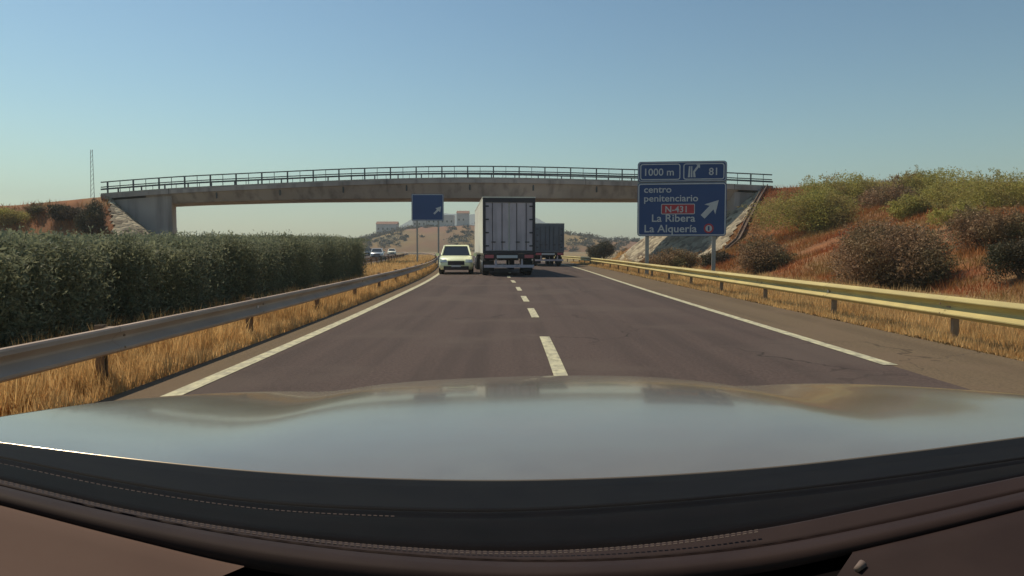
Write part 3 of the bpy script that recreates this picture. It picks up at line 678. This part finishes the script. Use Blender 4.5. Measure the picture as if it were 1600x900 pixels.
# motorway-exit pictogram
poly('exit_pictogram', [(.28, zs+.24), (.38, zs+.24), (.40, zs+.78), (.33, zs+.78)], M['signwhite'], -.010, .001)
poly('exit_pictogram', [(.55, zs+.24), (.66, zs+.24), (.62, zs+.48), (.80, zs+.72), (.86, zs+.68), (.86, zs+.86), (.68, zs+.86), (.73, zs+.80), (.53, zs+.52)], M['signwhite'], -.010, .001)
poly('exit_pictogram', [(.42, zs+.24), (.50, zs+.24), (.49, zs+.78), (.44, zs+.78)], M['signwhite'], -.010, .001)
for dx in (-1.66, 1.60):
    q = MB(); q.box(dx - .09, dx + .09, .10, .24, -.3, zt - .2); q.build('post', M['signback'], sign)
for dz in (.4, 1.5, 2.6, 3.3):
    q = MB(); q.box(-WS + .1, WS - .1, .091, .099, szb + dz, szb + dz + .12); q.build('crossbar', M['signback'], sign)
# smaller blue sign beyond, left of the carriageway
D2 = 58.0; s2x = at(668, 300, D2).x; z1 = at(668, 303, D2).z; z0 = at(668, 345, D2).z
sg = empty('road_sign', (s2x, D2, 0), R(3)); tag(sg, 'small distant blue sign on two posts left of the road above the pale car', 'road sign')
b = MB(); rpanel(b, -1.28, 1.28, z0, z1, .1, 0, .05); b.build('panel', M['signblue'], sg)
b = MB(); rborder(b, -1.25, 1.25, z0 + .03, z1 - .03, .09, .05, -.008, .002); b.build('border', M['signwhite'], sg)
q = MB(); pts = [(.45, z0+.6), (.75, z0+.9), (.62, z0+1.0), (1.08, z0+1.15), (1.0, z0+.68), (.86, z0+.8), (.56, z0+.5)]
q.loft([[(x, -.01, z) for x, z in pts], [(x, .001, z) for x, z in pts]]); q.build('arrow', M['signwhite'], sg)
for dx in (-.85, .85):
    q = MB(); q.box(dx - .06, dx + .06, .052, .16, -.3, z1 - .1); q.build('post', M['signback'], sg)

# ------------------------------------------------------------------ lorries
def wheel(parent, x, y, r=.5, wd=.28):
    q = MB(); q.disc_x((x, y, r), r, wd / 2, 24); t = q.build('tyre', M['rubber'], parent, smooth=False)
    q = MB(); q.disc_x((x, y, r), r * .58, wd / 2 + .012, 18); q.build('rim', M['rim'], t)
def lorry(label, x, y, rz, wd, ztop_, L, mside, mdoor, mframe, detail=True):
    root = empty('lorry', (x, y, 0), rz); tag(root, label, 'lorry')
    hw = wd / 2; zb = 1.12
    q = MB(); q.box(-hw, hw, .12, L, zb, ztop_ - .002); q.build('trailer_box', mside, root, bevel=.03)
    q = MB(); q.box(-hw - .012, hw + .012, -.015, L + .01, ztop_, ztop_ + .05); q.build('roof_edge', M['white'], root)
    q = MB()   # rear frame
    q.box(-hw + .004, -hw + .13, 0, .118, zb, ztop_ - .005); q.box(hw - .13, hw - .004, 0, .118, zb, ztop_ - .005)
    q.box(-hw + .132, hw - .132, 0, .118, ztop_ - .22, ztop_ - .007); q.box(-hw + .132, hw - .132, 0, .118, zb, zb + .14)
    q.build('rear_frame', mframe, root)
    for s in (-1, 1):
        x0, x1 = (-hw + .14, -.035) if s < 0 else (.035, hw - .14)
        q = MB(); q.box(x0, x1, .04, .115, zb + .15, ztop_ - .23); d = q.build('door', mdoor, root, bevel=.01)
        for f in (.30, .72):
            xr = x0 + (x1 - x0) * f
            q = MB(); q.rod((xr, .02, zb + .17), (xr, .02, ztop_ - .25), .016, None, 6); q.box(xr - .05, xr + .16, .005, .025, zb + .55, zb + .60); q.build('lock_rod', M['dark'], d)
        for k in range(4):
            zz_ = zb + .35 + k * (ztop_ - zb - .8) / 3; xe = x0 if s < 0 else x1
            q = MB(); q.box(min(xe, xe - s*.16), max(xe, xe - s*.16), .022, .038, zz_, zz_ + .07); q.build('hinge', M['dark'], d)
    q = MB(); q.box(-.5, .5, .3, L - .5, .78, 1.115); q.build('chassis', M['under'], root)
    q = MB(); q.box(-hw + .05, hw - .05, .02, .22, .86, 1.115); q.build('tail_beam', M['under'], root)
    q = MB(); q.box(-hw + .06, hw - .06, .06, .16, .42, .56); q.box(-.7, -.6, .1, .2, .562, .858); q.box(.6, .7, .1, .2, .562, .858); q.build('underrun_bar', M['doorgrey'], root)
    for s in (-1, 1):
        xc = s * (hw - .32)
        q = MB(); q.box(xc - .22, xc + .22, -.02, .018, .90, 1.06); q.build('tail_light', M['redlamp'], root)
        q = MB(); q.box(xc - .29, xc + .29, 1.0, 1.03, .22, .76); q.build('mudflap', M['rubber'], root)
    q = MB(); q.box(-.62, .42, -.012, .018, .90, 1.04); q.build('number_plate', M['plate'], root)
    ys_ = (1.7, 3.0, 4.3) if L > 10 else (1.8,)
    for yw in ys_:
        for s in (-1, 1): wheel(root, s * (hw - .2), yw, .5, .34)
    y0 = L + .55
    q = MB()   # tractor cab
    q.loft([[(-hw+.05, y0, .75), (hw-.05, y0, .75), (hw-.05, y0 + 2.1, .75), (-hw+.05, y0 + 2.1, .75)], [(-hw+.05, y0, 3.0), (hw-.05, y0, 3.0), (hw-.05, y0 + 1.9, 3.0), (-hw+.05, y0 + 1.9, 3.0)],
            [(-hw+.2, y0 + .1, 3.6 if L > 10 else 3.1), (hw-.2, y0 + .1, 3.6 if L > 10 else 3.1), (hw-.2, y0 + 1.4, 3.5 if L > 10 else 3.1), (-hw+.2, y0 + 1.4, 3.5 if L > 10 else 3.1)]])
    q.build('cab', mside, root, bevel=.05)
    q = MB(); q.box(-.45, .45, L - 1.2, y0 + 1.9, .6, .76); q.build('tractor_frame', M['under'], root)
    for yw in (L - .7, y0 + 1.3):
        for s in (-1, 1): wheel(root, s * (hw - .2), yw, .5, .32)
    return root
tz = at(800, 309, 36).z
lorry('large white box lorry with grey rear doors driving ahead beside the pale car', -.14, 36.0, R(4.6), 2.62, tz, 13.2, M['white'], M['doorgrey'], M['dark'])
lorry('slate grey box lorry partly hidden behind the right side of the white lorry', 2.95, 57.0, R(5), 2.35, 3.35, 6.5, M['greyvan'], M['greyvan'], M['greyvan'])

# ------------------------------------------------------------------ cars
def car(label, x, y, rz, paint, Lc=4.3, W=1.8, Hc=1.55):
    """nose points to local -Y"""
    root = empty('car', (x, y, 0), rz); tag(root, label, 'car')
    hw = W / 2
    st = [  # y, half width, z bottom, z shoulder
        (-Lc/2, .80, .38, .66), (-Lc/2 + .12, .93, .26, .80), (-Lc/2 + .5, 1.0, .24, .92), (-Lc/2 + 1.15, 1.0, .24, 1.02),
        (0, 1.0, .24, 1.03), (Lc/2 - .8, 1.0, .26, 1.05), (Lc/2 - .15, .95, .30, 1.02), (Lc/2, .84, .42, .92)]
    rows = []
    for (yy, f, z0, z1) in st:
        a = hw * f; rows.append([(-a*.9, yy, z0), (-a, yy, z0 + .12), (-a, yy, (z0+z1)/2), (-a*.97, yy, z1 - .10), (-a*.86, yy, z1), (a*.86, yy, z1), (a*.97, yy, z1 - .10), (a, yy, (z0+z1)/2), (a, yy, z0 + .12), (a*.9, yy, z0)])
    q = MB(); q.loft(rows); q.build('body', paint, root, smooth=True)
    a, t = hw * .86, hw * .70
    zs_ = 1.0; yb0, yt0, yt1, yb1 = -Lc/2 + 1.0, -Lc/2 + 1.65, Lc/2 - .75, Lc/2 - .25
    q = MB(); q.loft([[(-a, yb0, zs_), (a, yb0, zs_), (a, yb1, zs_), (-a, yb1, zs_)], [(-t, yt0, Hc - .06), (t, yt0, Hc - .06), (t, yt1, Hc - .06), (-t, yt1, Hc - .06)]]); q.build('window_glass', M['glass'], root)
    q = MB(); q.loft([[(-t-.03, yt0-.06, Hc-.07), (t+.03, yt0-.06, Hc-.07), (t+.03, yt1+.05, Hc-.07), (-t-.03, yt1+.05, Hc-.07)], [(-t+.05, yt0+.08, Hc), (t-.05, yt0+.08, Hc), (t-.05, yt1-.05, Hc), (-t+.05, yt1-.05, Hc)]]); q.build('roof', paint, root, bevel=.02)
    for s in (-1, 1):
        q = MB(); q.rod((s*a, yb0 - .02, zs_), (s*t, yt0 - .03, Hc - .05), .05, .045, 6); q.build('windscreen_pillar', paint, root)
        q = MB(); q.rod((s*a, yb1, zs_), (s*t, yt1, Hc - .05), .06, .05, 6); q.build('rear_pillar', paint, root)
        q = MB(); xc = s * hw * .74; q.loft([[(xc-.20, -Lc/2 - .01, .64), (xc+.20, -Lc/2 - .01, .64), (xc+.18, -Lc/2+.2, .64), (xc-.2, -Lc/2+.2, .64)], [(xc-.18, -Lc/2 + .0, .80), (xc+.16, -Lc/2 + .04, .80), (xc+.16, -Lc/2+.25, .82), (xc-.18, -Lc/2+.25, .82)]]); q.build('headlight', M['lamp'], root)
        q = MB(); xc = s * (hw + .10); q.loft([[(xc-.09, yb0+.1, .98), (xc+.09, yb0+.1, .98), (xc+.09, yb0+.22, .98), (xc-.09, yb0+.22, .98)], [(xc-.09, yb0+.1, 1.12), (xc+.08, yb0+.1, 1.13), (xc+.08, yb0+.22, 1.13), (xc-.09, yb0+.22, 1.12)]]); q.build('wing_mirror', paint, root)
        q = MB(); xc = s * hw * .80; q.box(xc - .12, xc + .12, Lc/2 - .06, Lc/2 + .02, .70, .88); q.build('tail_light', M['redlamp'], root)
        for yw in (-Lc/2 + .85, Lc/2 - .85): wheel(root, s * (hw - .11), yw, .33, .24)
    q = MB(); q.box(-hw*.48, hw*.48, -Lc/2 - .02, -Lc/2 + .1, .50, .72); q.build('grille', M['under'], root)
    q = MB(); q.box(-hw*.72, hw*.72, -Lc/2 - .03, -Lc/2 + .2, .24, .44); q.build('bumper', M['under'], root)
    q = MB(); q.box(-.26, .26, -Lc/2 - .045, -Lc/2 - .03, .40, .50); q.build('number_plate', M['plate'], root)
    return root
car('pale yellowish-white car coming head-on just left of the white lorry', -3.12, 40.6, R(4), M['offwhite_car'], 4.3, 1.84, 1.58)
def opp(y, off): return off + cL(y)
car('silver car on the opposite carriageway nearest to the median hedge', opp(100, -12), 100, R(8), M['silver'], 4.4, 1.8, 1.5)
car('small dark car far off on the opposite carriageway', opp(128, -15.6), 128, R(9), M['blackcar'])
car('pale car farthest away on the opposite carriageway', opp(165, -12), 165, R(12), M['white'])
car('dark car far ahead following the bend to the left of the pale oncoming car', -1.0 + cL(125), 125, R(188), M['blackcar'])

# distant houses on the hill
def house(label, x, y, z, wd, dp, h, roofm):
    root = empty('house', (x, y, z)); tag(root, label, 'house')
    q = MB(); q.box(-wd/2, wd/2, 0, dp, -6, h); wl = q.build('wall', M['town'], root)
    q = MB()
    if roofm: q.loft([[(-wd/2-.3, -.3, h), (wd/2+.3, -.3, h), (wd/2+.3, dp+.3, h), (-wd/2-.3, dp+.3, h)], [(-wd/2-.3, dp/2-.1, h+1.8), (wd/2+.3, dp/2-.1, h+1.8), (wd/2+.3, dp/2+.1, h+1.8), (-wd/2-.3, dp/2+.1, h+1.8)]]); q.build('roof', M['roof'], root)
    else: q.box(-wd/2-.1, wd/2+.1, -.1, dp+.1, h, h+.5); q.build('roof', M['town'], root)
    for k in range(int(wd / 3)):
        q = MB(); xw = -wd/2 + 1.5 + k * 3; q.box(xw - .5, xw + .5, -.05, .05, h * .45, h * .45 + 1.3); q.build('window', M['glass'], root)
def hz(x): return float(np.interp(x, [-190, -120, -95, -70, -30, 0, 30], [0, 3, 10, 16, 18, 17, 14]))
for (x, wd, h, rf, lab) in ((-84, 14, 7, 1, 'pale tiled-roof house at the left end of the distant hill'), (-62, 9, 6, 0, 'small flat-roofed pale house on the distant hill under the small blue sign'),
                            (-48, 18, 8, 0, 'long flat-roofed pale building on the distant hill'), (-33, 8, 9, 1, 'narrow tiled house on the distant hill left of the white lorry')):
    house(lab, x, 486, hz(x) - 1.2, wd, 8, h, rf)

# ------------------------------------------------------------------ the car we look out of: bonnet, cowl, dashboard, roof
me_car = empty('own_car', (0.04, 0, 0)); tag(me_car, 'silver car in the foreground seen over its dark dashboard and long bonnet', 'car')
OX = 0.04
# bonnet
rearpx = [-900, -200, 0, 200, 400, 600, 800, 1000, 1200, 1400, 1600, 1800, 2500]
rearpy = [600, 664, 691, 716, 736, 747, 750, 744, 730, 708, 682, 655, 590]
fr = smooth_table(rearpx, rearpy)
def rearD(px): return 0.95 + 0.00000002 * (px - 850) ** 2
crest = [(345, 617, 2.02), (400, 613, 2.2), (450, 611.5, 2.3), (500, 612, 2.36), (550, 609.5, 2.4), (590, 604.5, 2.42), (630, 600, 2.43), (680, 595.5, 2.45), (740, 592, 2.46), (800, 589.5, 2.47), (860, 588, 2.47), (930, 588, 2.47),
         (990, 590, 2.46), (1040, 595, 2.44), (1080, 600, 2.41), (1130, 602.5, 2.38), (1180, 602.5, 2.32), (1230, 600, 2.24), (1280, 599.5, 2.12), (1340, 604, 1.98)]
cf = smooth_table([c[0] for c in crest], [c[1] for c in crest]); cD = smooth_table([c[0] for c in crest], [c[2] for c in crest])
NC = 90; NR = 36; cols = []
for i in range(NC + 1):
    px = 345 + (1340 - 345) * i / NC; D = cD(px); C = at(px, cf(px), D)
    rx = C.x * 0.97; Dr = 0.95
    for _ in range(4): pr = 800 + rx * F / Dr; Dr = rearD(pr)
    A = at(pr, fr(pr), Dr)
    m = (C.z - H) / C.y
    a2 = (A.z - C.z - m * (A.y - C.y)) / (A.y - C.y) ** 2
    col = []
    for j in range(NR + 1):
        t = j / NR; y = A.y + (C.y + .12 - A.y) * t
        zz_ = C.z + m * (y - C.y) + a2 * (y - C.y) ** 2
        sg_ = lambda v: 1 / (1 + math.exp(-v)); tt_ = max(0, min(1, (y - A.y) / (C.y - A.y)))
        zz_ += math.sin(math.pi * tt_) * .011 * (sg_((px - 600) / 14) - sg_((px - 1075) / 14) + .18 * (sg_((430 - px) / 14)) + .18 * sg_((px - 1215) / 14))
        over = max(0, y - C.y); zz_ -= over * over * 3.0
        xx_ = A.x + (C.x - A.x) * min(1, (y - A.y) / (C.y - A.y))
        col.append(Vector((xx_ - OX, y, zz_)))
    cols.append(col)
# side edges: pull to the photograph's fender line, then skirts
def side(pts, colbase, sgn):
    ys_ = [at(*p).y for p in pts]; zs2 = [at(*p).z for p in pts]; xs2 = [at(*p).x - OX for p in pts]
    fz = smooth_table(ys_, zs2); fxx = smooth_table(ys_, xs2)
    edge = [Vector((fxx(p.y), p.y, min(fz(p.y), p.z + .004) - .006)) for p in colbase]
    mid = [(a + c) / 2 + Vector((0, 0, .002)) for a, c in zip(edge, colbase)]
    s1 = [e + Vector((sgn * .02, 0, -.025)) for e in edge]; s2 = [e + Vector((sgn * .035, 0, -.10)) for e in edge]; s3 = [Vector((e.x + sgn * .03, e.y, .35)) for e in edge]
    return [s3, s2, s1, edge, mid]
left = side([(-230, 690, .94), (0, 658, 1.2), (150, 640, 1.45), (280, 625, 1.8), (335, 618, 2.0), (370, 622, 2.2)], cols[0], -1)
right = side([(1830, 690, .94), (1600, 641, 1.2), (1500, 622, 1.42), (1400, 609, 1.72), (1350, 606, 1.95), (1320, 612, 2.2)], cols[-1], 1)
allc = left + cols + right[::-1]
# front face
full = []
for col in allc:
    e = col[-1]; dz = max(0.02, e.z - .35)
    d0 = (col[1] - col[0]).normalized(); full.append([col[0] + Vector((0, -.0015, -.03)), col[0] + Vector((0, -.0015, -.002)), col[0], col[0] + d0 * .0015] + col[1:] + [e + Vector((0, .05, -.04)), e + Vector((0, .09, -.12)), Vector((e.x, e.y + .10, max(.3, e.z - .45)))])
b = MB(); b.quadgrid([[tuple(p) for p in c] for c in full]); bon = b.build('bonnet', M['bonnet'], me_car, smooth=True)

for (jx, jy) in ((640, 749), (245, 722), (1235, 729)):
    q = MB(); j = at(jx, jy, .965) - Vector((OX, 0, 0)); q.loft([[(j.x-.009, j.y-.006, j.z-.006), (j.x+.009, j.y-.006, j.z-.006), (j.x+.008, j.y+.008, j.z-.006), (j.x-.008, j.y+.008, j.z-.006)], [(j.x-.007, j.y-.004, j.z+.003), (j.x+.007, j.y-.004, j.z+.003), (j.x+.005, j.y+.006, j.z+.001), (j.x-.005, j.y+.006, j.z+.001)]])
    q.build('washer_jet', M['cowl'] if jx != 245 else M['lamp'], me_car, bevel=.001)  # the pale jet on the left stands in for a bright glint
# cross-car lofts
PX = [-900, -400, -200, 0, 100, 200, 300, 400, 500, 600, 700, 800, 900, 1000, 1100, 1200, 1300, 1400, 1500, 1600, 1800, 2000, 2500]
def curve(pxs, pys): return smooth_table(pxs, pys)
P0 = curve(rearpx, rearpy)
G1 = curve([-900, -200, 0, 200, 400, 600, 800, 1000, 1200, 1400, 1600, 1800, 2500], [560, 678, 716, 757, 786, 798, 800, 789, 771, 747, 718, 690, 600])
B2 = curve([-900, -200, 0, 200, 400, 600, 800, 1000, 1200, 1400, 1600, 1800, 2500], [560, 700, 748, 795, 829, 851, 860, 850, 823, 783, 742, 700, 560])
G2 = curve([-900, -200, 0, 200, 400, 600, 800, 1000, 1200, 1400, 1600, 1800, 2500], [570, 708, 757, 804, 840, 864, 876, 872, 851, 812, 766, 720, 570])
UU = curve([-900, -200, 0, 200, 400, 600, 800, 1000, 1200, 1400, 1600, 1800, 2500], [600, 738, 789, 841, 887, 912, 922, 914, 890, 846, 796, 745, 590])
def rowat(cv, D, dy=0.0, dz=0.0, bow=0.0):
    r = []
    for p in PX:
        Dp = D * (1 + bow * ((p - 800) / 800) ** 2 * .1); q = at(p, cv(p) + dy, Dp)
        r.append((q.x - OX, q.y, q.z + dz))
    return r
def mixc(c1, c2, t): return lambda p: c1(p) * (1 - t) + c2(p) * t
fine = []
PX = list(np.arange(-900, 2501, 40))
b = MB(); b.quadgrid([rowat(P0, .945, 1.5, -.05), rowat(P0, .93, 2.0, 0), rowat(P0, .90, 12), rowat(mixc(P0, G1, .5), .84), rowat(mixc(P0, G1, .85), .78), rowat(G1, .745, -3), rowat(G1, .74, 0, -.012)])
b.build('windscreen_cowl', M['cowl'], me_car, smooth=True)
b = MB(); b.quadgrid([rowat(G1, .738, 0, -.014), rowat(G1, .735, 1, .001), rowat(G1, .728, 3, .0015), rowat(G1, .722, 5.5, .0008), rowat(G1, .715, 7, -.0012), rowat(G1, .708, 10), rowat(mixc(G1, B2, .25), .68), rowat(mixc(G1, B2, .5), .645), rowat(mixc(G1, B2, .75), .61), rowat(mixc(G1, B2, .92), .585), rowat(B2, .575, 0, -.006)])
b.build('dashboard_top', M['leather_dark'], me_car, smooth=True)
b = MB(); b.quadgrid([rowat(B2, .574, 0, -.008), rowat(B2, .57, 1.5), rowat(B2, .565, 3), rowat(mixc(B2, G2, .75), .555), rowat(G2, .55, -1.5), rowat(G2, .549, 0, -.006)])
b.build('seam_strip', M['leather'], me_car, smooth=True)
b = MB(); b.quadgrid([rowat(G2, .548, 0, -.007), rowat(G2, .546, 2), rowat(mixc(G2, UU, .22), .536), rowat(mixc(G2, UU, .38), .529), rowat(mixc(G2, UU, .5), .526), rowat(mixc(G2, UU, .75), .523), rowat(UU, .522, -3), rowat(UU, .523, 3)])
b.build('dashboard_roll', M['leather'], me_car, smooth=True)
# lower shelf
def shelf(x0, x1, name, m, zf, D0, D1):
    b = MB(); rows = []
    for k in range(7):
        t = k / 6; D = D0 + (D1 - D0) * t
        rows.append([(x0 + (x1 - x0) * i / 12 - OX, D, zf(x0 + (x1 - x0) * i / 12, D)) for i in range(13)])
    b.quadgrid(rows); return b.build(name, m, me_car, smooth=True)
def panel(name, m, pa0, pb0, dz, sl=0.0):
    b = MB(); rows = []
    for dy, D in ((-45, .60), (-2, .519), (2, .515), (20, .505), (60, .485), (110, .46), (200, .42)):
        r = []; pa, pb = (pa0, pb0 - sl * max(-5, dy)) if sl > 0 else (pa0 + sl * max(-5, dy), pb0)
        for k in range(81):
            p = pa + (pb - pa) * k / 80; q = at(p, UU(p) + dy, D); r.append((q.x - OX, q.y, q.z + dz))
        rows.append(r)
    b.quadgrid(rows); return b.build(name, m, me_car, smooth=True)
panel('lower_dashboard_left', M['lower'], -700, 378, -.002, 1.6)
panel('lower_dashboard_right', M['leather'], 1330, 2300, -.002, -.8)  # darker leather here carries the shade of the right side
panel('instrument_binnacle', M['leather_dark'], -690, 2290, -.012)
b = MB(); kc = at(1338, 890, .50) - Vector((OX, 0, 0)); b.rod(kc, kc + Vector((.007, .005, .002)), .002, .003, 12); b.build('knob', M['thread'], me_car, smooth=True)
# stitching
def stitches(cv, D, dy, x0, x1, step, ln, name):
    b = MB(); p = x0
    while p < x1:
        a = at(p, cv(p) + dy, D); c = at(p + ln, cv(p + ln) + dy, D); q = Vector((OX, .0012, -.0010))
        b.rod(a - q, c - q, .0006, .0006, 4); p += step
    o = b.build(name, M['thread'], me_car); o['kind'] = 'stuff'
stitches(G1, .711, 9.0, -100, 620, 9, 5.5, 'stitching')
stitches(B2, .568, 3.2, -100, 1180, 9, 5.5, 'stitching')
stitches(B2, .560, 6.2, -100, 1180, 9, 5.5, 'stitching')
# roof and pillars round the lens (out of view, they shade the cabin)
b = MB(); b.loft([[(-.62, .46, 1.505), (.56, .46, 1.505), (.56, -.9, 1.52), (-.62, -.9, 1.52)], [(-.62, .48, 1.54), (.56, .48, 1.54), (.56, -.9, 1.56), (-.62, -.9, 1.56)]]); b.build('roof', M['headliner'], me_car)
for s, xo in ((-1, -.03), (1, -.03)):
    b = MB(); b.rod((s * .78 + xo, .80, 1.02), (s * .60 + xo, .42, 1.52), .04, .035, 8); b.build('windscreen_pillar', M['headliner'], me_car)

# ------------------------------------------------------------------ summer haze
b = MB(); b.box(-1500, 1600, -60, 2700, -1.5, 170); hzo = b.build('haze', M['white']); hzo.data.materials.clear()
hm_ = bpy.data.materials.new('haze'); hm_.use_nodes = True; nn = hm_.node_tree.nodes; nn.remove(nn['Principled BSDF'])
pv = nn.new('ShaderNodeVolumePrincipled'); pv.inputs['Density'].default_value = 0.00048; pv.inputs['Color'].default_value = (0.80, 0.90, 0.95, 1); pv.inputs['Anisotropy'].default_value = 0.2
hm_.node_tree.links.new(pv.outputs[0], nn['Material Output'].inputs['Volume']); hzo.data.materials.append(hm_); tag(hzo, 'thin pale summer haze over the whole road', 'haze', kind='stuff')
